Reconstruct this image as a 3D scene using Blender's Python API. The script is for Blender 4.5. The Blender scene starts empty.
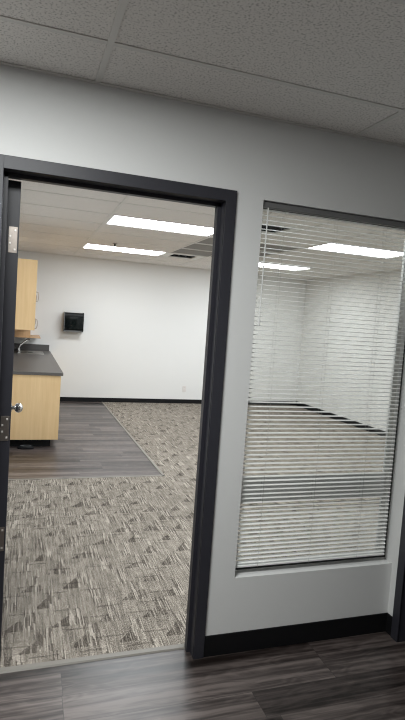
import bpy, bmesh, math, random
from mathutils import Vector, Matrix
random.seed(4)
PI = math.pi
S = bpy.context.scene
COL = S.collection

# ------------------------------------------------------------------ materials
class NT:
    """small helper to wire shader nodes"""
    def __init__(s, name):
        s.m = bpy.data.materials.new(name); s.m.use_nodes = True
        s.t = s.m.node_tree; s.b = s.t.nodes['Principled BSDF']; s.out = s.t.nodes['Material Output']
    def n(s, typ, **kw):
        nd = s.t.nodes.new(typ)
        for k, v in kw.items(): setattr(nd, k, v)
        return nd
    def put(s, sock, v):
        if isinstance(v, bpy.types.NodeSocket): s.t.links.new(v, sock)
        else: sock.default_value = v
    def math(s, op, a, b=0.0, c=None):
        nd = s.n('ShaderNodeMath', operation=op); s.put(nd.inputs[0], a); s.put(nd.inputs[1], b)
        if c is not None: s.put(nd.inputs[2], c)
        return nd.outputs[0]
    def xyz(s, x, y, z=0.0):
        nd = s.n('ShaderNodeCombineXYZ'); s.put(nd.inputs[0], x); s.put(nd.inputs[1], y); s.put(nd.inputs[2], z); return nd.outputs[0]
    def pos(s):
        nd = s.n('ShaderNodeTexCoord'); sp = s.n('ShaderNodeSeparateXYZ'); s.t.links.new(nd.outputs['Object'], sp.inputs[0])
        s.co = nd.outputs['Object']; return sp.outputs[0], sp.outputs[1], sp.outputs[2]
    def noise(s, vec, scale, detail=2.0, rough=.5):
        nd = s.n('ShaderNodeTexNoise'); s.put(nd.inputs['Vector'], vec); nd.inputs['Scale'].default_value = scale
        nd.inputs['Detail'].default_value = detail; nd.inputs['Roughness'].default_value = rough; return nd.outputs[0]
    def white(s, vec):
        nd = s.n('ShaderNodeTexWhiteNoise', noise_dimensions='3D'); s.put(nd.inputs[0], vec); return nd.outputs['Value']
    def mix(s, f, a, b):
        nd = s.n('ShaderNodeMix', data_type='RGBA'); s.put(nd.inputs[0], f); s.put(nd.inputs[6], a); s.put(nd.inputs[7], b); return nd.outputs[2]
    def ramp(s, f, stops):
        nd = s.n('ShaderNodeValToRGB'); e = nd.color_ramp.elements
        while len(e) < len(stops): e.new(.5)
        for el, (p, c) in zip(e, stops): el.position = p; el.color = (*c, 1)
        s.put(nd.inputs[0], f); return nd.outputs[0]
    def bump(s, h, strength, dist=.002):
        nd = s.n('ShaderNodeBump'); nd.inputs['Strength'].default_value = strength; nd.inputs['Distance'].default_value = dist
        s.put(nd.inputs['Height'], h); s.t.links.new(nd.outputs[0], s.b.inputs['Normal'])
    def set(s, color=None, rough=None, metal=None, spec=None):
        if color is not None: s.put(s.b.inputs['Base Color'], color if isinstance(color, bpy.types.NodeSocket) else (*color[:3], 1))
        if rough is not None: s.put(s.b.inputs['Roughness'], rough)
        if metal is not None: s.b.inputs['Metallic'].default_value = metal
        if spec is not None: s.b.inputs['Specular IOR Level'].default_value = spec
        return s

def paint(name, col, rough=.5, var=.03, scale=60, metal=0, spec=.5, bump=.06):
    k = NT(name); k.pos(); f = k.noise(k.co, scale, 3)
    a = tuple(c * (1 - var) for c in col) + (1,); b = tuple(min(1, c * (1 + var)) for c in col) + (1,)
    k.set(k.mix(f, a, b), rough, metal, spec); k.bump(f, bump, .001); return k.m

def wood(name, c0, c1, axis='z'):
    k = NT(name); x, y, z = k.pos()
    v = k.xyz(k.math('MULTIPLY', x, 30), k.math('MULTIPLY', y, 30), k.math('MULTIPLY', z, 1.6))
    f = k.noise(v, 1.0, 4, .6); g = k.noise(k.co, 2.0, 2)
    f = k.math('ADD', k.math('MULTIPLY', f, .7), k.math('MULTIPLY', g, .3))
    k.set(k.ramp(f, [(.3, c0), (.7, c1)]), .45, 0, .4); return k.m

def plank_material():
    k = NT('grey_oak_vinyl_plank'); x, y, z = k.pos()
    W, L = .155, 1.22
    ry = k.math('DIVIDE', k.math('SUBTRACT', y, .03), W); row = k.math('FLOOR', ry)
    off = k.math('MULTIPLY', k.white(k.xyz(row, 3.3, 1.7)), 1.0)
    # the row behind the sill line keeps its joint at the photographed place
    rx = k.math('ADD', k.math('DIVIDE', k.math('ADD', x, .605), L), k.math('MULTIPLY', off, k.math('GREATER_THAN', k.math('ABSOLUTE', k.math('ADD', row, 1.0)), .5)))
    col = k.math('FLOOR', rx); rnd = k.white(k.xyz(row, col, 9.1))
    fx = k.math('FRACT', rx); fy = k.math('FRACT', ry)
    gx = k.math('LESS_THAN', k.math('MULTIPLY', k.math('MINIMUM', fx, k.math('SUBTRACT', 1.0, fx)), L), .0012)
    gy = k.math('LESS_THAN', k.math('MULTIPLY', k.math('MINIMUM', fy, k.math('SUBTRACT', 1.0, fy)), W), .0012)
    gap = k.math('MAXIMUM', gx, gy)
    gv = k.xyz(k.math('ADD', k.math('MULTIPLY', x, .6), k.math('MULTIPLY', rnd, 37)), k.math('MULTIPLY', y, 22), rnd)
    g1 = k.noise(gv, 1.5, 5, .65)
    gv2 = k.xyz(k.math('ADD', k.math('MULTIPLY', x, 2.0), k.math('MULTIPLY', rnd, 91)), k.math('MULTIPLY', y, 9), rnd)
    g2 = k.noise(gv2, 1.2, 2, .5)
    rings = k.math('SINE', k.math('MULTIPLY', g2, 60.0))
    g3 = k.noise(k.xyz(k.math('ADD', k.math('MULTIPLY', x, .7), k.math('MULTIPLY', rnd, 53)), k.math('MULTIPLY', y, 60), rnd), 1.3, 3, .6)
    f = k.math('ADD', k.math('ADD', k.math('MULTIPLY', g1, .62), k.math('MULTIPLY', g3, .30)), k.math('ADD', k.math('MULTIPLY', rings, .035), k.math('ADD', k.math('MULTIPLY', rnd, .18), k.math('MULTIPLY', k.math('SUBTRACT', k.noise(k.xyz(k.math('ADD', k.math('MULTIPLY', x, .45), k.math('MULTIPLY', rnd, 17)), k.math('MULTIPLY', y, 13), rnd), 1.6, 2, .5), .5), .75))))
    c = k.ramp(f, [(.38, (.010, .0065, .0055)), (.55, (.055, .043, .040)), (.76, (.155, .128, .119))])
    c = k.mix(k.math('MULTIPLY', gap, .75), c, (.02, .018, .018, 1))
    k.set(c, k.math('ADD', k.math('MULTIPLY', g1, .2), .26), 0, .62); k.bump(g1, .12, .0015); return k.m

def carpet_material():
    k = NT('patterned_beige_carpet'); x, y, z = k.pos()
    def hsh(a, b, c): return k.white(k.xyz(a, b, c))
    # thin pile lines running away from the door, broken into short lengths
    sx = k.math('FLOOR', k.math('DIVIDE', x, .0058)); r0 = hsh(sx, 1.0, 2.0)
    sy = k.math('FLOOR', k.math('ADD', k.math('DIVIDE', y, .10), k.math('MULTIPLY', r0, 7.0)))
    line = hsh(sx, sy, 5.0)
    # the woven motif: staggered cells, each a dark wedge leaning on a few long lines
    CX, CY = .235, .19
    ry = k.math('FLOOR', k.math('DIVIDE', y, CY))
    xx = k.math('ADD', k.math('DIVIDE', x, CX), k.math('MULTIPLY', ry, .33))
    rx = k.math('FLOOR', xx); fx = k.math('FRACT', xx); fy = k.math('FRACT', k.math('DIVIDE', y, CY))
    rnd = hsh(rx, ry, 7.7); rnd2 = hsh(rx, ry, 2.2)
    w = k.math('ADD', .24, k.math('MULTIPLY', rnd2, .16))
    u = k.math('DIVIDE', fx, w)
    wedge = k.math('MULTIPLY', k.math('LESS_THAN', u, 1.0), k.math('LESS_THAN', fy, k.math('MULTIPLY', k.math('ADD', .12, u), k.math('ADD', .35, k.math('MULTIPLY', rnd, .3)))))
    wedge = k.math('MULTIPLY', wedge, k.math('GREATER_THAN', hsh(rx, ry, 3.1), .25))
    wedge = k.math('MULTIPLY', wedge, k.math('GREATER_THAN', hsh(sx, ry, 4.0), .22))
    band = k.math('MULTIPLY', k.math('GREATER_THAN', u, 1.0), k.math('LESS_THAN', u, 1.9))
    # dark floats crossing the pile
    dy = k.math('DIVIDE', k.math('ADD', y, .04), .095); dr = k.math('FLOOR', dy)
    dx = k.math('ADD', k.math('DIVIDE', x, .23), k.math('MULTIPLY', dr, .61)); dc = k.math('FLOOR', dx)
    dash = k.math('MULTIPLY', k.math('LESS_THAN', k.math('FRACT', dy), .13), k.math('GREATER_THAN', hsh(dc, dr, 6.0), .5))
    dash = k.math('MULTIPLY', dash, k.math('LESS_THAN', k.math('FRACT', dx), .6))
    tile = hsh(k.math('FLOOR', k.math('DIVIDE', x, .5)), k.math('FLOOR', k.math('DIVIDE', y, .5)), 8.0)
    grain = k.noise(k.xyz(k.math('MULTIPLY', x, 210), k.math('MULTIPLY', y, 120), 0.0), 1.0, 2, .6)
    soft = k.noise(k.co, 14, 3)
    f = k.math('ADD', .46, k.math('MULTIPLY', k.math('GREATER_THAN', line, .74), k.math('ADD', .10, k.math('MULTIPLY', band, .14))))
    f = k.math('SUBTRACT', f, k.math('MULTIPLY', k.math('LESS_THAN', line, .3), k.math('ADD', .10, k.math('MULTIPLY', band, .14))))
    f = k.math('ADD', f, k.math('MULTIPLY', k.math('SUBTRACT', grain, .5), 1.7))
    f = k.math('ADD', f, k.math('MULTIPLY', k.math('SUBTRACT', soft, .5), .35))
    f = k.math('ADD', f, k.math('MULTIPLY', k.math('SUBTRACT', tile, .5), .05))
    f = k.math('SUBTRACT', f, k.math('MULTIPLY', wedge, .27)); f = k.math('SUBTRACT', f, k.math('MULTIPLY', dash, .16))
    c = k.ramp(f, [(.05, (.045, .037, .031)), (.45, (.195, .171, .145)), (.85, (.44, .395, .34))])
    k.set(c, .95, 0, .1); k.bump(grain, .5, .004); return k.m

def ceiling_material():
    k = NT('fissured_ceiling_tile'); k.pos()
    a = k.noise(k.co, 125, 3, .6); b = k.noise(k.co, 3, 2)
    pit = k.ramp(a, [(.36, (.46, .44, .42)), (.47, (.84, .81, .78))])
    k.set(k.mix(k.math('MULTIPLY', b, .12), pit, (.7, .67, .62, 1)), .9, 0, .15); k.bump(a, .35, .003); return k.m

def emit(name, col, st):
    k = NT(name); k.b.inputs['Base Color'].default_value = (.9, .9, .9, 1)
    k.b.inputs['Emission Color'].default_value = (*col, 1); k.b.inputs['Emission Strength'].default_value = st; k.m.cycles.emission_sampling = 'FRONT'; return k.m

def glass_material():
    k = NT('clear_window_glass'); t = k.t; t.nodes.remove(k.b)
    tr = k.n('ShaderNodeBsdfTransparent'); tr.inputs[0].default_value = (.89, .895, .88, 1)
    gl = k.n('ShaderNodeBsdfGlossy'); gl.inputs['Roughness'].default_value = .02
    fr = k.n('ShaderNodeFresnel'); fr.inputs[0].default_value = 1.45
    mx = k.n('ShaderNodeMixShader'); t.links.new(fr.outputs[0], mx.inputs[0]); t.links.new(tr.outputs[0], mx.inputs[1]); t.links.new(gl.outputs[0], mx.inputs[2])
    t.links.new(mx.outputs[0], k.out.inputs[0]); return k.m

M = dict(
    wall=paint('white_wall_paint', (.715, .72, .715), .62, .012, 220, bump=.12, spec=.35),
    room_wall=paint('room_lit_wall_paint', (.76, .755, .745), .62, .012, 220, bump=.12, spec=.35),  # same wall white, the room's warmer light put into the colour
    frame=paint('charcoal_door_paint', (.026, .026, .034), .45, .06, 30),
    base=paint('black_rubber_baseboard', (.007, .007, .008), .5, .1, 40, spec=.2),
    plank=plank_material(), carpet=carpet_material(), tile=ceiling_material(),
    grid=paint('ceiling_grid_enamel', (.70, .68, .65), .5, .02, 20),
    strip=paint('beige_transition_strip', (.185, .17, .148), .5, .06, 80),
    lamp=emit('room_lamp_diffuser', (.91, .97, 1.0), 6.7),
    hall_lamp=emit('hall_lamp_diffuser', (.975, 1.0, .985), 11.0),
    lampframe=paint('white_lamp_enamel', (.75, .74, .71), .4, .02, 20),
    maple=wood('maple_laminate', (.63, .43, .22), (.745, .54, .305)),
    maple_shade=wood('maple_shade_toned', (.44, .27, .14), (.56, .36, .20)),  # maple darkened, shade of the shelf nook put into the colour
    counter=paint('charcoal_laminate', (.098, .090, .085), .38, .22, 340, bump=.02),
    splash=paint('charcoal_laminate_splash', (.088, .082, .08), .42, .2, 340, bump=.02),
    steel=paint('brushed_steel', (.62, .60, .57), .28, .05, 60, 1.0),
    chrome=paint('polished_chrome', (.6, .59, .58), .10, .02, 10, 1.0, bump=.0),
    hinge=paint('satin_nickel', (.36, .32, .29), .38, .12, 90, 1.0),
    screw=paint('bright_screw_heads', (.8, .76, .72), .45, .02, 40, .6),
    black=paint('black_plastic', (.008, .009, .010), .4, .1, 40, spec=.2),
    smoke=paint('smoked_black_plastic', (.004, .006, .006), .10, .1, 20, bump=0, spec=.2),
    grey=paint('grey_plastic', (.13, .135, .14), .4, .06, 40),
    rubber=paint('black_rubber', (.004, .004, .005), .6, .1, 40, spec=.2),
    slat=paint('white_aluminium_slat', (.90, .905, .89), .42, .015, 60, bump=0),
    cord=paint('pale_ladder_cord', (.42, .42, .40), .8, .05, 60),
    wand=paint('clear_plastic_wand', (.82, .83, .82), .25, .02, 60),
    alu=paint('light_grey_window_frame', (.80, .80, .785), .45, .02, 60),
    rail_shade=paint('head_rail_shade_tone', (.16, .16, .16), .5, .03, 60),  # rail colour darkened to carry the shade of the unlit window head
    shadow_strip=paint('shadow_gap_black', (.008, .008, .008), .6, .1, 60),
    glass=glass_material(),
    ret=paint('grey_return_air_panel', (.26, .25, .235), .8, .12, 300),
    dark=paint('dark_duct', (.012, .011, .010), .9, .1, 30),
    outlet=paint('ivory_outlet_plastic', (.72, .68, .66), .4, .02, 30),
    slot=paint('outlet_slot_dark', (.08, .07, .07), .6, .02, 30),
)

# ------------------------------------------------------------------ mesh helpers
class MB:
    def __init__(s): s.b = bmesh.new()
    def box(s, x0, x1, y0, y1, z0, z1, bevel=0.0, seg=2):
        r = bmesh.ops.create_cube(s.b, size=1.0); vs = r['verts']
        for v in vs: v.co = Vector(((x0 + x1) / 2 + v.co.x * (x1 - x0), (y0 + y1) / 2 + v.co.y * (y1 - y0), (z0 + z1) / 2 + v.co.z * (z1 - z0)))
        if bevel > 0:
            es = list({e for v in vs for e in v.link_edges})
            bmesh.ops.bevel(s.b, geom=es, offset=bevel, segments=seg, affect='EDGES', profile=.6)
        return s
    def prism(s, pts, d, origin, u, v, w):
        """pts (2D) spanned by u, v from origin, extruded by d along w"""
        o = Vector(origin); u = Vector(u); v = Vector(v); w = Vector(w)
        a = [s.b.verts.new(o + u * p[0] + v * p[1]) for p in pts]; b = [s.b.verts.new(o + u * p[0] + v * p[1] + w * d) for p in pts]
        n = len(pts)
        s.b.faces.new(a); s.b.faces.new(b[::-1])
        for i in range(n): s.b.faces.new((a[i], b[i], b[(i + 1) % n], a[(i + 1) % n]))
        bmesh.ops.recalc_face_normals(s.b, faces=s.b.faces[:]); return s
    def lathe(s, prof, origin, axis='z', n=24):
        ax = {'x': (Vector((0, 1, 0)), Vector((0, 0, 1)), Vector((1, 0, 0))), 'y': (Vector((0, 0, 1)), Vector((1, 0, 0)), Vector((0, 1, 0))), 'z': (Vector((1, 0, 0)), Vector((0, 1, 0)), Vector((0, 0, 1)))}[axis]
        o = Vector(origin); rings = []
        for r, h in prof:
            rings.append([s.b.verts.new(o + ax[2] * h + ax[0] * (max(r, 1e-5) * math.cos(2 * PI * i / n)) + ax[1] * (max(r, 1e-5) * math.sin(2 * PI * i / n))) for i in range(n)])
        for a, b in zip(rings, rings[1:]):
            for i in range(n): s.b.faces.new((a[i], a[(i + 1) % n], b[(i + 1) % n], b[i]))
        s.b.faces.new(rings[0][::-1]); s.b.faces.new(rings[-1])
        bmesh.ops.recalc_face_normals(s.b, faces=s.b.faces[:]); return s
    def tube(s, pts, r, n=10):
        pts = [Vector(p) for p in pts]; rings = []; up = None
        for i, p in enumerate(pts):
            t = (pts[min(i + 1, len(pts) - 1)] - pts[max(i - 1, 0)]).normalized()
            if up is None: up = Vector((0, 0, 1)) if abs(t.z) < .9 else Vector((1, 0, 0))
            a = (up - t * up.dot(t)).normalized(); b = t.cross(a); up = a
            rings.append([s.b.verts.new(p + a * (r * math.cos(2 * PI * k / n)) + b * (r * math.sin(2 * PI * k / n))) for k in range(n)])
        for a, b in zip(rings, rings[1:]):
            for k in range(n): s.b.faces.new((a[k], a[(k + 1) % n], b[(k + 1) % n], b[k]))
        s.b.faces.new(rings[0][::-1]); s.b.faces.new(rings[-1])
        bmesh.ops.recalc_face_normals(s.b, faces=s.b.faces[:]); return s
    def build(s, name, mat, parent=None, smooth=False, loc=None):
        me = bpy.data.meshes.new(name); s.b.to_mesh(me); s.b.free(); me.materials.append(mat)
        if smooth:
            for p in me.polygons: p.use_smooth = True
            me.set_sharp_from_angle(angle=.6)
        o = bpy.data.objects.new(name, me); COL.objects.link(o)
        if parent: o.parent = parent
        if loc: o.location = loc
        return o

def bx(name, mat, parent, *a, **k): return MB().box(*a, **k).build(name, mat, parent)
def struct(o, label=None):
    o['kind'] = 'structure'
    if label: o['label'] = label
    return o
def tag(o, label, cat, group=None):
    o['label'] = label; o['category'] = cat
    if group: o['group'] = group
    return o
def empty(name, loc=(0, 0, 0), rz=0):
    o = bpy.data.objects.new(name, None); COL.objects.link(o); o.location = loc; o.rotation_euler.z = rz
    o.empty_display_size = .1; return o
def copy_tree(o, parent=None):
    c = o.copy(); COL.objects.link(c); c.parent = parent
    for ch in list(o.children): copy_tree(ch, c)
    return c

# ------------------------------------------------------------------ dimensions (metres)
HH, RH = 2.523, 2.563          # hall and room ceiling heights
XC = 1.0966                    # hall side wall plane, where the window ends
RL, RR, RD = -1.02, 4.55, 7.42 # room left, right, far wall
OW, OH = .926, 2.134           # door opening
WX0, WZ0, WZ1 = .1865, .376, 2.167
T = .118                       # front wall thickness
HL, HB = -4.0, -6.0           # hall left and back

# ------------------------------------------------------------------ shell
wf = MB()
wf.box(HL, -OW - .02, 0, T, 0, 2.66); wf.box(-OW - .02, .02, 0, T, OH + .02, 2.66); wf.box(.02, WX0, 0, T, 0, 2.66)
wf.box(WX0, XC, 0, T, 0, WZ0); wf.box(WX0, XC, 0, T, WZ1, 2.66); wf.box(XC, RR + .1, 0, T, 0, 2.66)
struct(wf.build('wall_front', M['wall']), 'pale grey white wall holding the doorway and window')
wr = MB()
wr.box(XC, XC + .12, -.096, 0, 0, 2.66); wr.box(XC, XC + .12, -1.03, -.096, OH + .02, 2.66); wr.box(XC, XC + .12, HB, -1.03, 0, 2.66)
struct(wr.build('wall_right', M['wall']))
struct(bx('wall_left', M['wall'], None, HL - .1, HL, HB, 0, 0, 2.66))
struct(bx('wall_behind', M['wall'], None, HL, XC + .12, HB - .1, HB, 0, 2.66))
struct(bx('wall_back', M['room_wall'], None, RL - .1, RR + .1, RD, RD + .1, 0, 2.66))
struct(bx('wall_side', M['room_wall'], None, RR, RR + .1, T, RD, 0, 2.66))
struct(bx('wall_sink', M['room_wall'], None, RL - .1, RL, T, RD, 0, 2.66))

fl = MB(); fl.box(HL, XC + .12, HB, .085, -.06, 0); fl.box(RL, .575, 2.885, RD, -.06, 0)
struct(fl.build('floor', M['plank']), 'grey brown wood look vinyl plank floor')
cp = MB(); cp.box(RL, RR, .085, 2.865, -.06, .002); cp.box(.60, RR, 2.865, RD, -.06, .002)
struct(cp.build('floor_carpet', M['carpet']), 'patterned beige and brown carpet')
struct(MB().prism([(0, 0), (.006, .006), (.034, .006), (.042, 0)], OW - .004, (-OW + .002, .074, .0005), (0, 1, 0), (0, 0, 1), (1, 0, 0)).build('trim_1', M['strip']), 'pale threshold strip in the doorway')
ts = MB(); ts.box(RL, .602, 2.862, 2.89, -.01, .005, .002); ts.box(.574, .602, 2.862, RD, -.01, .005, .002)
struct(ts.build('trim_2', M['strip']), 'pale edging strip between vinyl and carpet')

def ceiling(name, x0, x1, y0, y1, z, xs, ys, holes):
    """tiles lying on a T bar grid; holes are the grid cells that hold something else"""
    b = MB()
    X = sorted({x0, x1, *[x for x in xs if x0 < x < x1]}); Y = sorted({y0, y1, *[y for y in ys if y0 < y < y1]})
    for xa, xb in zip(X, X[1:]):
        for ya, yb in zip(Y, Y[1:]):
            cx, cy = (xa + xb) / 2, (ya + yb) / 2
            if any(h[0] < cx < h[1] and h[2] < cy < h[3] for h in holes): continue
            b.box(xa, xb, ya, yb, z + .0042, z + .03)
    struct(b.build(name, M['tile']), 'speckled white drop ceiling tiles')
    g = MB(); w = .012
    for x in X[1:-1]: g.box(x - w, x + w, y0, y1, z, z + .004)
    for y in Y[1:-1]: g.box(x0, x1, y - w, y + w, z + .0005, z + .0045)
    e = z - .0012
    g.box(x0, x1, y0, y0 + .02, e, e + .004); g.box(x0, x1, y1 - .02, y1, e, e + .004)
    g.box(x0, x0 + .02, y0 + .02, y1 - .02, e, e + .004); g.box(x1 - .02, x1, y0 + .02, y1 - .02, e, e + .004)
    return g

# hall grid
hx = [-.5855 + 1.219 * i for i in range(-2, 3)]; hy = [-.3504 - .6096 * i for i in range(0, 10)]
hall_light = (hx[1], hx[2], hy[2], hy[1])       # just left of and above the frame
hg = ceiling('ceiling', HL, XC, HB, 0, HH, hx, hy, [hall_light])
struct(hg.build('trim_3', M['grid']), 'white metal grid carrying the hall ceiling tiles')
# room grid
gx = [-.06 + 1.2192 * i for i in range(0, 5)]; gy0 = 3.05 - .6096 * 4; gy = [gy0 + .6096 * i for i in range(0, 12)]
def cell(i, r, n=1): return (gx[i], gx[i + 1], gy[r], gy[r + n])
lights = [cell(0, 4), cell(0, 8), cell(2, 4), cell(2, 8), cell(0, 0), cell(2, 0)]  # last two are unseen, added to even out the room's lighting
gxh = (gx[1], gx[1] + .6096)
vents = [(gxh[0], gxh[1], gy[8], gy[9]), (gxh[0], gxh[1], gy[3], gy[4])]
rets = [cell(1, 5), cell(1, 6), cell(1, 7)]
xs = gx + [gxh[1]]
rg = ceiling('ceiling_room', RL, RR, T, RD, RH, xs, gy, lights + vents + rets)
struct(rg.build('trim_4', M['grid']), 'white metal grid carrying the room ceiling tiles')
struct(bx('ceiling_deck', M['dark'], None, HL - .1, RR + .1, HB - .1, RD + .1, 2.70, 2.74))

# baseboards
def base(name, *a): return struct(bx(name, M['base'], None, *a, bevel=.002))
base('baseboard_front', .051, XC, -.008, 0, 0, .1027)
b = MB(); b.box(XC - .008, XC, -.06, -.008, 0, .1027, .002); b.box(XC - .008, XC, HB, -1.08, 0, .1027, .002)
struct(b.build('baseboard_right', M['base']))
base('baseboard_left', HL, -OW - .051, -.008, 0, 0, .1027)
base('baseboard_back', -.39, RR, RD - .008, RD, 0, .08)
base('baseboard_side', RR - .008, RR, T, RD - .008, 0, .09)
base('baseboard_sink', RL, RL + .008, T, 4.15, 0, .09)

# ------------------------------------------------------------------ doors
d1 = struct(empty('door_1', (-OW / 2, .06, 0)), 'charcoal metal door standing wide open into the carpeted room')
def local(o, root): o.location = o.location - root.location; return o
def section(b, x, s):
    """one jamb: x is the rabbet surface, s points into the wall"""
    def q(a0, a1, y0, y1): b.box(min(x + s * a0, x + s * a1), max(x + s * a0, x + s * a1), y0, y1, 0, OH + .051, .0015)
    q(0, .051, -.013, -.0005); q(.0, .0195, -.010, .128); q(0, .051, T + .0005, .130); q(-.016, .001, .048, .084)
fr = MB(); section(fr, 0, 1); section(fr, -OW, -1)
fr.box(-OW - .001, .001, -.013, -.0005, OH, OH + .051, .0015); fr.box(-OW - .001, .001, -.010, .128, OH, OH + .0195, .0015)
fr.box(-OW - .001, .001, T + .0005, .130, OH, OH + .051, .0015); fr.box(-OW, 0, .048, .084, OH - .016, OH + .001, .0015)
local(fr.build('door_frame', M['frame'], d1), d1)
# leaf, built closed about its pivot, then swung 91 degrees into the room
leaf = bx('door_leaf', M['frame'], d1, 0, .912, -.052, 0, .012, 2.124, bevel=.0015)
leaf.location = Vector((-.9135, .134, 0)) - d1.location; leaf.rotation_euler.z = math.radians(91.3)
for i, z in enumerate((1.826, 1.022, .530)):
    h = MB(); h.box(-.003, .0008, -.046, -.011, z, z + .108, .0005)
    sc = MB()
    for sx_, sz_ in ((-.037, .014), (-.018, .040), (-.018, .068), (-.037, .094)):
        sc.box(-.0045, -.0025, sx_ - .0042, sx_ + .0042, z + sz_ - .0042, z + sz_ + .0042, .0012)
    h.lathe([(.006, 0), (.0065, .002), (.0065, .106), (.006, .108)], (-.004, .005, z), 'z', 12)
    h.build('hinge', M['hinge'], leaf); sc.build('hinge_screws', M['screw'], leaf)
def knob(side):
    prof = [(.031, 0), (.031, .004), (.024, .009), (.0115, .011), (.0105, .024)]
    prof += [(.0285 * math.sin(t), .047 - .0245 * math.cos(t)) for t in [PI * (q + 2) / 12 for q in range(0, 10)]] + [(0, .0715)]
    k = MB()
    k.lathe([(r, -.052 - h if side < 0 else h) for r, h in prof], (.845, 0, 1.016), 'y', 28)
    o = k.build('knob', M['chrome'], leaf, True); o['label'] = 'round chrome knob'
knob(-1); knob(1)
bx('latch_plate', M['hinge'], leaf, .9115, .9135, -.035, -.010, 1.0, 1.06)

d2 = struct(empty('door_2', (XC + .05, -.56, 0)), 'charcoal door frame on the wall right of the window')
f2 = MB()
for y0, y1 in ((-.107, -.056), (-1.07, -1.019)): f2.box(XC - .013, XC - .0005, y0, y1, 0, OH + .051, .0015)
f2.box(XC - .013, XC - .0005, -1.02, -.106, OH, OH + .051, .0015)
for y0, y1 in ((-.107, -.0965), (-1.0295, -1.019)): f2.box(XC - .01, XC + .119, y0, y1, 0, OH + .01, .0015)
f2.box(XC - .01, XC + .119, -1.02, -.106, OH, OH + .0195, .0015)
local(f2.build('door_frame', M['frame'], d2), d2)
local(bx('door_leaf', M['frame'], d2, XC + .05, XC + .095, -1.016, -.110, .01, OH - .004, bevel=.0015), d2)

# ------------------------------------------------------------------ interior window and its blind
w1 = struct(empty('window_1', ((WX0 + XC) / 2, .085, WZ0)), 'tall interior window beside the doorway')
FY0, FY1 = .066, .116; fw = .03
wb = MB(); wb.box(WX0, WX0 + fw, FY0, FY1, WZ0, WZ1, .002); wb.box(XC - fw, XC - .002, FY0, FY1, WZ0, WZ1, .002)
wb.box(WX0 + fw, XC - fw, FY0, FY1, WZ0, WZ0 + .022, .002); wb.box(WX0 + fw, XC - fw, FY0, FY1, WZ1 - .022, WZ1, .002)
local(wb.build('window_frame', M['alu'], w1), w1)
gs = MB(); gs.box(WX0 + .002, XC - .001, FY0 - .004, FY0, WZ0 + .008, WZ0 + .024); gs.box(WX0, XC, FY0 - .004, FY0, WZ1 - .026, WZ1 - .014)
gs.box(XC - .006, XC - .0005, FY0 - .003, FY0, WZ0 + .01, WZ1 - .014)  # black strips painted in as the shadow gap along the frame
o = local(gs.build('shadow_strip', M['shadow_strip'], w1), w1); o['label'] = 'black strips drawn as the shadow gap at the frame'
local(bx('mullion', M['alu'], w1, WX0 + fw, XC - fw, .080, .100, .712, .846, bevel=.003), w1)
gl = MB(); gl.box(WX0 + fw, XC - fw, .094, .098, WZ0 + .022, .712); gl.box(WX0 + fw, XC - fw, .094, .098, .846, WZ1 - .022)
local(gl.build('pane', M['glass'], w1), w1)

bl = empty('window_blind', ((WX0 + XC) / 2, .034, WZ0 + .03))
tag(bl, 'white horizontal slat blind hanging half open in the interior window', 'blind')
BX0, BX1 = WX0 + .006, XC - .037; BY = .034
o = local(bx('head_rail', M['rail_shade'], bl, BX0, BX1 + .01, BY - .017, BY + .017, WZ1 - .027, WZ1 - .001, bevel=.003), bl); o['label'] = 'head rail coloured dark for the shade under the window head'
zt, zb = WZ1 - .040, WZ0 + .060; N = 80
def slat_mesh():
    b = MB(); n = 6; tilt = math.radians(4); top = []; bot = []
    prof = []
    for i in range(n + 1):
        t = i / n * 2 - 1; y = t * .0125; z = .0018 * (1 - t * t)
        prof.append((y * math.cos(tilt) - z * math.sin(tilt), y * math.sin(tilt) + z * math.cos(tilt)))
    pts = prof + [(y, z - .0005) for y, z in prof[::-1]]
    b.prism(pts, BX1 - BX0, (BX0 - bl.location.x, 0, 0), (0, 1, 0), (0, 0, 1), (1, 0, 0)); return b
proto = slat_mesh().build('slat', M['slat'], bl)
for i in range(N):
    s = proto if i == 0 else proto.copy()
    if i: COL.objects.link(s); s.parent = bl
    s.location = (0, BY - bl.location.y, zb + (zt - zb) * i / (N - 1) - bl.location.z)
local(bx('bottom_rail', M['slat'], bl, BX0, BX1, BY - .0115, BY + .0115, WZ0 + .038, WZ0 + .047, bevel=.002), bl)
for x in (.312, .597, .882):
    c = MB()
    for dy in (-.0135, .0135): c.tube([(x, BY + dy, WZ0 + .035), (x, BY + dy, WZ1 - .027)], .0006, 6)
    local(c.build('ladder_cord', M['cord'], bl), bl)
wd = MB().tube([(.219, BY - .021, WZ1 - .03), (.216, BY - .022, 1.62)], .0032, 8).lathe([(.002, 0), (.005, .004), (.005, .03), (.002, .034)], (.216, BY - .022, 1.59), 'z', 10)
local(wd.build('tilt_wand', M['wand'], bl), bl)

# ------------------------------------------------------------------ ceiling fixtures
def troffer(c, z, label, mat, group):
    x0, x1, y0, y1 = c; cx, cy = (x0 + x1) / 2, (y0 + y1) / 2
    r = empty('ceiling_light', (cx, cy, z)); tag(r, label, 'ceiling light', group)
    hx_, hy_ = (x1 - x0) / 2 - .012, (y1 - y0) / 2 - .012; w = .026
    f = MB(); f.box(-hx_, -hx_ + w, -hy_, hy_, .004, .06); f.box(hx_ - w, hx_, -hy_, hy_, .004, .06)
    f.box(-hx_ + w, hx_ - w, -hy_, -hy_ + w, .004, .06); f.box(-hx_ + w, hx_ - w, hy_ - w, hy_, .004, .06); f.box(-hx_, hx_, -hy_, hy_, .06, .09)
    f.build('frame', M['lampframe'], r)
    df = bx('diffuser', M['lampframe'], r, -hx_ + w, hx_ - w, -hy_ + w, hy_ - w, .008, .014)
    df.data.materials.append(mat)
    for p in df.data.polygons:
        if p.normal.z < -.9: p.material_index = 1     # the lit underside
    return r
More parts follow.
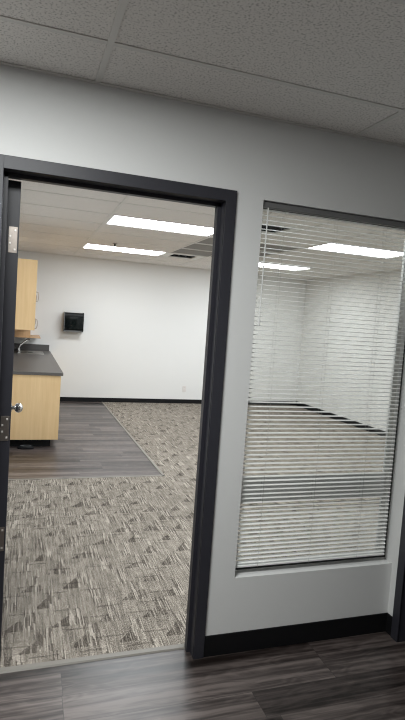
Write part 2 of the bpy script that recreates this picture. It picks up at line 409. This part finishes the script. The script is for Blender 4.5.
G = 'rectangular ceiling lights of the carpeted room'
for c, l in zip(lights, ('glowing rectangular ceiling light seen through the doorway, the one nearer the door',
                         'glowing rectangular ceiling light seen through the doorway, the one nearer the far wall',
                         'large glowing ceiling light seen through the blind, the nearer of two',
                         'small glowing ceiling light seen through the blind, near the far wall',
                         'unseen rectangular ceiling light added for room light, directly above the open charcoal door, hidden by the wall',
                         'unseen rectangular ceiling light added for room light, just inside the room, hidden above the interior window')):
    troffer(c, RH, l, M['lamp'], G)
troffer(hall_light, HH, 'rectangular hall ceiling light left of the charcoal doorway, outside the picture', M['hall_lamp'], None)

def diffuser(c, label):
    x0, x1, y0, y1 = c; r = empty('ceiling_vent', ((x0 + x1) / 2, (y0 + y1) / 2, RH)); tag(r, label, 'vent', 'square ceiling air vents')
    h = (x1 - x0) / 2 - .013
    bx('duct', M['dark'], r, -h, h, -h, h, .05, .07)
    f = MB(); w = .10
    f.box(-h, -h + w, -h, h, .003, .05); f.box(h - w, h, -h, h, .003, .05); f.box(-h + w, h - w, -h, -h + w, .003, .05); f.box(-h + w, h - w, h - w, h, .003, .05)
    f.build('frame', M['lampframe'], r)
    for k in range(3):
        a = .17 - k * .055; b = MB(); t = .004
        b.box(-a, a, -a - t, -a, .012, .046); b.box(-a, a, a, a + t, .012, .046); b.box(-a - t, -a, -a, a, .012, .046); b.box(a, a + t, -a, a, .012, .046)
        b.build('vane', M['black'], r)
diffuser(vents[0], 'dark square ceiling vent beside the far ceiling light, near the back wall')
diffuser(vents[1], 'dark square ceiling vent at the top left of the window, seen between slats')
for c, l in zip(rets, ('grey ceiling panel nearest the door among the row between the lights', 'grey ceiling panel in the middle of the row between the lights', 'grey ceiling panel farthest from the door in the row between the lights')):
    x0, x1, y0, y1 = c
    r = empty('ceiling_panel', ((x0 + x1) / 2, (y0 + y1) / 2, RH)); tag(r, l, 'ceiling panel', 'grey ceiling panels')
    bx('panel', M['ret'], r, -.597, .597, -.292, .292, .008, .022)
    f = MB(); f.box(-.597, .597, -.292, -.277, .0045, .0085); f.box(-.597, .597, .277, .292, .0045, .0085)
    f.box(-.597, -.582, -.277, .277, .0045, .0085); f.box(.582, .597, -.277, .277, .0045, .0085)
    f.build('frame', M['grid'], r)
sp = empty('ceiling_sprinkler', (.312, 5.16, RH)); tag(sp, 'small dark fire sprinkler head on the ceiling between two lights', 'sprinkler')
MB().lathe([(.036, .006), (.036, .0), (.03, -.004), (.014, -.006)], (0, 0, 0), 'z', 20).build('escutcheon', M['hinge'], sp, True)
MB().lathe([(.011, -.004), (.011, -.03), (.007, -.034), (.007, -.05), (.03, -.052), (.03, -.055)], (0, 0, 0), 'z', 16).build('deflector', M['black'], sp, True)

# ------------------------------------------------------------------ kitchenette along the sink wall
CY0, CY1, CZ = 4.06, RD - .004, .885
cab = empty('base_cabinet', (RL + .3, (CY0 + CY1) / 2, 0)); tag(cab, 'maple base cabinet with a plain end panel under the dark counter', 'cabinet')
FX = -.408                      # carcass front
def A(o, root=cab): return local(o, root)
A(bx('carcass', M['maple'], cab, RL + .002, FX, CY0 + .018, CY1, .1, CZ - .036))
A(bx('end_panel', M['maple'], cab, RL + .002, FX + .018, CY0, CY0 + .017, .1, CZ - .036, bevel=.001))
o = A(bx('toe_kick', M['base'], cab, RL + .002, -.47, CY0 + .10, CY1, 0.001, .1)); o['label'] = 'black recessed toe kick'
nd = 6; dw = (CY1 - CY0 - .02) / nd
for i in range(nd):
    y0 = CY0 + .019 + i * dw
    dr = A(bx('door', M['maple'], cab, FX + .0005, FX + .0185, y0, y0 + dw - .004, .105, CZ - .045, bevel=.001))
    yh = y0 + (dw - .05 if i % 2 == 0 else .045)
    p = MB().tube([(FX + .018, yh, .70), (FX + .042, yh, .705), (FX + .046, yh, .74), (FX + .046, yh, .77), (FX + .042, yh, .805), (FX + .018, yh, .81)], .004, 8).build('handle', M['hinge'], dr)
ct = MB(); ct.box(RL + .002, -.366, CY0 - .012, CY1, CZ - .035, CZ, .003)
ctop = ct.build('countertop', M['counter']); tag(ctop, 'dark charcoal laminate countertop with a raised splash, on the maple base cabinet', 'countertop')
spl = MB(); spl.box(RL + .025, -.385, CY1 - .02, CY1, CZ + .0003, CZ + .108, .002); spl.box(RL + .002, RL + .022, CY0, CY1, CZ + .0003, CZ + .108, .002)
spl.build('backsplash', M['splash'], ctop)
# sink let into the far end of the counter (drop-in rim and bowl)
sk = empty('sink', (-.70, 6.86, CZ)); tag(sk, 'stainless steel drop-in sink at the far end of the dark counter', 'sink')
rm = MB(); hx_, hy_, w = .205, .30, .028
rm.box(-hx_, hx_, -hy_, -hy_ + w, .0003, .006, .002); rm.box(-hx_, hx_, hy_ - w, hy_, .0003, .006, .002)
rm.box(-hx_, -hx_ + w + .03, -hy_ + w, hy_ - w, .0003, .006, .002); rm.box(hx_ - w, hx_, -hy_ + w, hy_ - w, .0003, .006, .002)
rm.build('rim', M['steel'], sk)
bx('bowl', M['steel'], sk, -hx_ + w + .03, hx_ - w, -hy_ + w, hy_ - w, .0003, .0018)
MB().lathe([(.04, .0018), (.04, .003), (.02, .0035)], (0, 0, 0), 'z', 20).build('drain', M['black'], sk)
fa = empty('faucet', (-.88, 6.86, CZ)); tag(fa, 'chrome gooseneck faucet standing behind the sink', 'faucet')
MB().lathe([(.03, .007), (.03, .014), (.018, .02), (.015, .07), (.011, .075)], (0, 0, 0), 'z', 18).build('body', M['chrome'], fa, True)
pts = [(0, 0, .06), (.012, 0, .10), (.04, 0, .135), (.085, 0, .178), (.125, 0, .212), (.143, 0, .22), (.156, 0, .212), (.163, 0, .18)]
MB().tube(pts, .0095, 12).build('spout', M['chrome'], fa, True)
for dy in (-.1, .1):
    MB().lathe([(.022, .007), (.022, .016), (.013, .02), (.012, .045), (.02, .05), (.018, .062), (.004, .065)], (.0, dy, 0), 'z', 14).build('tap_handle', M['chrome'], fa, True)

UX = -.725
up = empty('wall_cabinet', (RL + .15, 5.3, 1.36)); tag(up, 'tall maple wall cabinet hanging above the dark counter', 'cabinet')
UY0, UY1, UZ0, UZ1 = 4.10, 6.50, 1.355, 2.148
A(bx('carcass', M['maple'], up, RL + .002, UX, UY0, UY1, UZ0, UZ1, bevel=.001), up)
nu = 4; dw = (UY1 - UY0) / nu
for i in range(nu):
    y0 = UY0 + i * dw
    for z0, z1, zh in ((UZ0, 1.655, 1.375), (1.659, UZ1, 1.685)):
        dr = A(bx('door', M['maple'], up, UX + .0006, UX + .020, y0 + .001, y0 + dw - .003, z0, z1, bevel=.001), up)
        yh = y0 + (.05 if i % 2 == 0 else dw - .06)
        p = MB().tube([(UX + .019, yh, zh), (UX + .042, yh, zh + .006), (UX + .048, yh, zh + .035), (UX + .048, yh, zh + .075), (UX + .042, yh, zh + .104), (UX + .019, yh, zh + .11)], .0045, 8).build('handle', M['hinge'], dr)
# open microwave shelf at the far end
ms = empty('wall_shelf', (RL + .2, 6.95, 1.15)); tag(ms, 'open wooden wall shelf with a deep bottom board, beyond the wall cabinet over the sink', 'shelf')
sd = [(0, 0), (.30, 0), (.30, .99), (0, .99)]
for y in (6.53, RD - .022):
    A(MB().prism(sd, .018, (RL + .002, y, 1.1525), (1, 0, 0), (0, 0, 1), (0, 1, 0)).build('side_panel', M['maple_shade'], ms), ms)
A(bx('shelf_board', M['maple_shade'], ms, RL + .002, -.56, 6.50, RD - .004, 1.143, 1.152, bevel=.001), ms)
A(bx('shelf_board', M['maple'], ms, RL + .002, -.73, 6.549, RD - .023, 1.50, 1.518, bevel=.001), ms)
A(bx('top_panel', M['maple'], ms, RL + .002, -.73, 6.549, RD - .023, 2.125, 2.144, bevel=.001), ms)

# black oval stop on the floor by the toe kick
ds = empty('doorstop', (-.742, 4.045, 0)); tag(ds, 'small black oval rubber floor stop under the maple end panel', 'doorstop')
a = MB().lathe([(.9, 0), (1.0, .004), (1.0, .018), (.93, .028), (.80, .033), (.4, .034), (.0, .034)], (0, 0, 0), 'z', 36).build('pad', M['rubber'], ds, True); a.scale = (.09, .045, 1)
a = MB().lathe([(1.0, .0), (1.0, .002), (.9, .003), (.86, .0), ], (0, 0, .0345), 'z', 36).build('ridge', M['grey'], ds, True); a.scale = (.06, .028, 1)

# ------------------------------------------------------------------ towel dispenser on the far wall
dp = empty('wall_mounted_towel_dispenser', (.0, RD, 1.42)); tag(dp, 'black paper towel dispenser mounted on the far white wall', 'dispenser')
W2, dz = .165, .17
def rounded_case(x0, x1, z0, z1, d, r):
    """case profile in the y-z plane: upright front with rounded top and bottom corners"""
    pts = [(0, z0), (0, z1)]
    for k in range(7):
        t = PI / 2 - k * PI / 12; pts.append((-(d - r) - r * math.cos(t), z1 - r + r * math.sin(t)))
    for k in range(5):
        t = -k * PI / 8; pts.append((-(d - .02) - .02 * math.cos(t), z0 + .02 + .02 * math.sin(t)))
    return MB().prism(pts, x1 - x0, (x0, 0, 0), (0, 1, 0), (0, 0, 1), (1, 0, 0))
rounded_case(-W2 + .008, W2 - .008, -dz + .03, dz - .008, .17, .05).build('body', M['black'], dp, True)
rounded_case(-W2, -W2 + .0075, -dz, dz, .195, .06).build('side_cover', M['grey'], dp, True)
rounded_case(W2 - .0075, W2, -dz, dz, .195, .06).build('side_cover', M['black'], dp, True)
MB().box(-W2 + .009, W2 - .009, -.192, -.171, -dz + .04, dz - .085, .008, 3).build('front_cover', M['smoke'], dp, True)
bx('top_band', M['black'], dp, -W2 + .009, W2 - .009, -.190, -.171, dz - .083, dz - .052, bevel=.003)
bx('bottom_lip', M['grey'], dp, -W2 + .0076, W2 - .0076, -.165, -.005, -dz, -dz + .028, bevel=.004)

ot = empty('wall_outlet', (2.13, RD, .285)); tag(ot, 'pale wall outlet low on the far wall by the door frame', 'outlet')
bx('cover_plate', M['outlet'], ot, -.036, .036, -.006, 0, -.058, .058, bevel=.002)
for z in (-.022, .022):
    s = MB().box(-.017, .017, -.008, -.0062, z - .014, z + .014, .003).build('socket', M['outlet'], ot)
    k = MB(); k.box(-.008, -.006, -.0088, -.0081, z - .005, z + .005); k.box(.006, .008, -.0088, -.0081, z - .005, z + .005); k.build('slot', M['slot'], s)

# ------------------------------------------------------------------ camera, world, view
cam = bpy.data.cameras.new('camera'); co = bpy.data.objects.new('camera', cam); COL.objects.link(co)
px, py, pz, pitch, roll, yaw, f = -.8278, -2.2892, 1.5966, -.0728, .0698, -.3261, 535.4251
Mx = Matrix.Rotation(yaw, 3, 'Z') @ Matrix.Rotation(PI / 2 + pitch, 3, 'X') @ Matrix.Rotation(roll, 3, 'Z')
co.matrix_world = Matrix.Translation((px, py, pz)) @ Mx.to_4x4()
cam.sensor_fit = 'VERTICAL'; cam.sensor_height = 24.0; cam.lens = f / 720 * 24.0; cam.clip_start = .02
S.camera = co
wd_ = bpy.data.worlds.new('world'); S.world = wd_; wd_.use_nodes = True
wd_.node_tree.nodes['Background'].inputs[0].default_value = (.5, .5, .5, 1); wd_.node_tree.nodes['Background'].inputs[1].default_value = .0
vs = S.view_settings; vs.view_transform = 'Standard'; vs.look = 'None'; vs.gamma = 1.0; vs.exposure = 1.75; vs.use_curve_mapping = False
S.cycles.max_bounces = 10; S.cycles.diffuse_bounces = 6; S.cycles.transparent_max_bounces = 12; S.cycles.use_denoising = True; S.cycles.use_adaptive_sampling = False; S.cycles.filter_width = 1.1; S.cycles.sample_clamp_indirect = 12.0; S.cycles.caustics_reflective = False; S.cycles.caustics_refractive = False
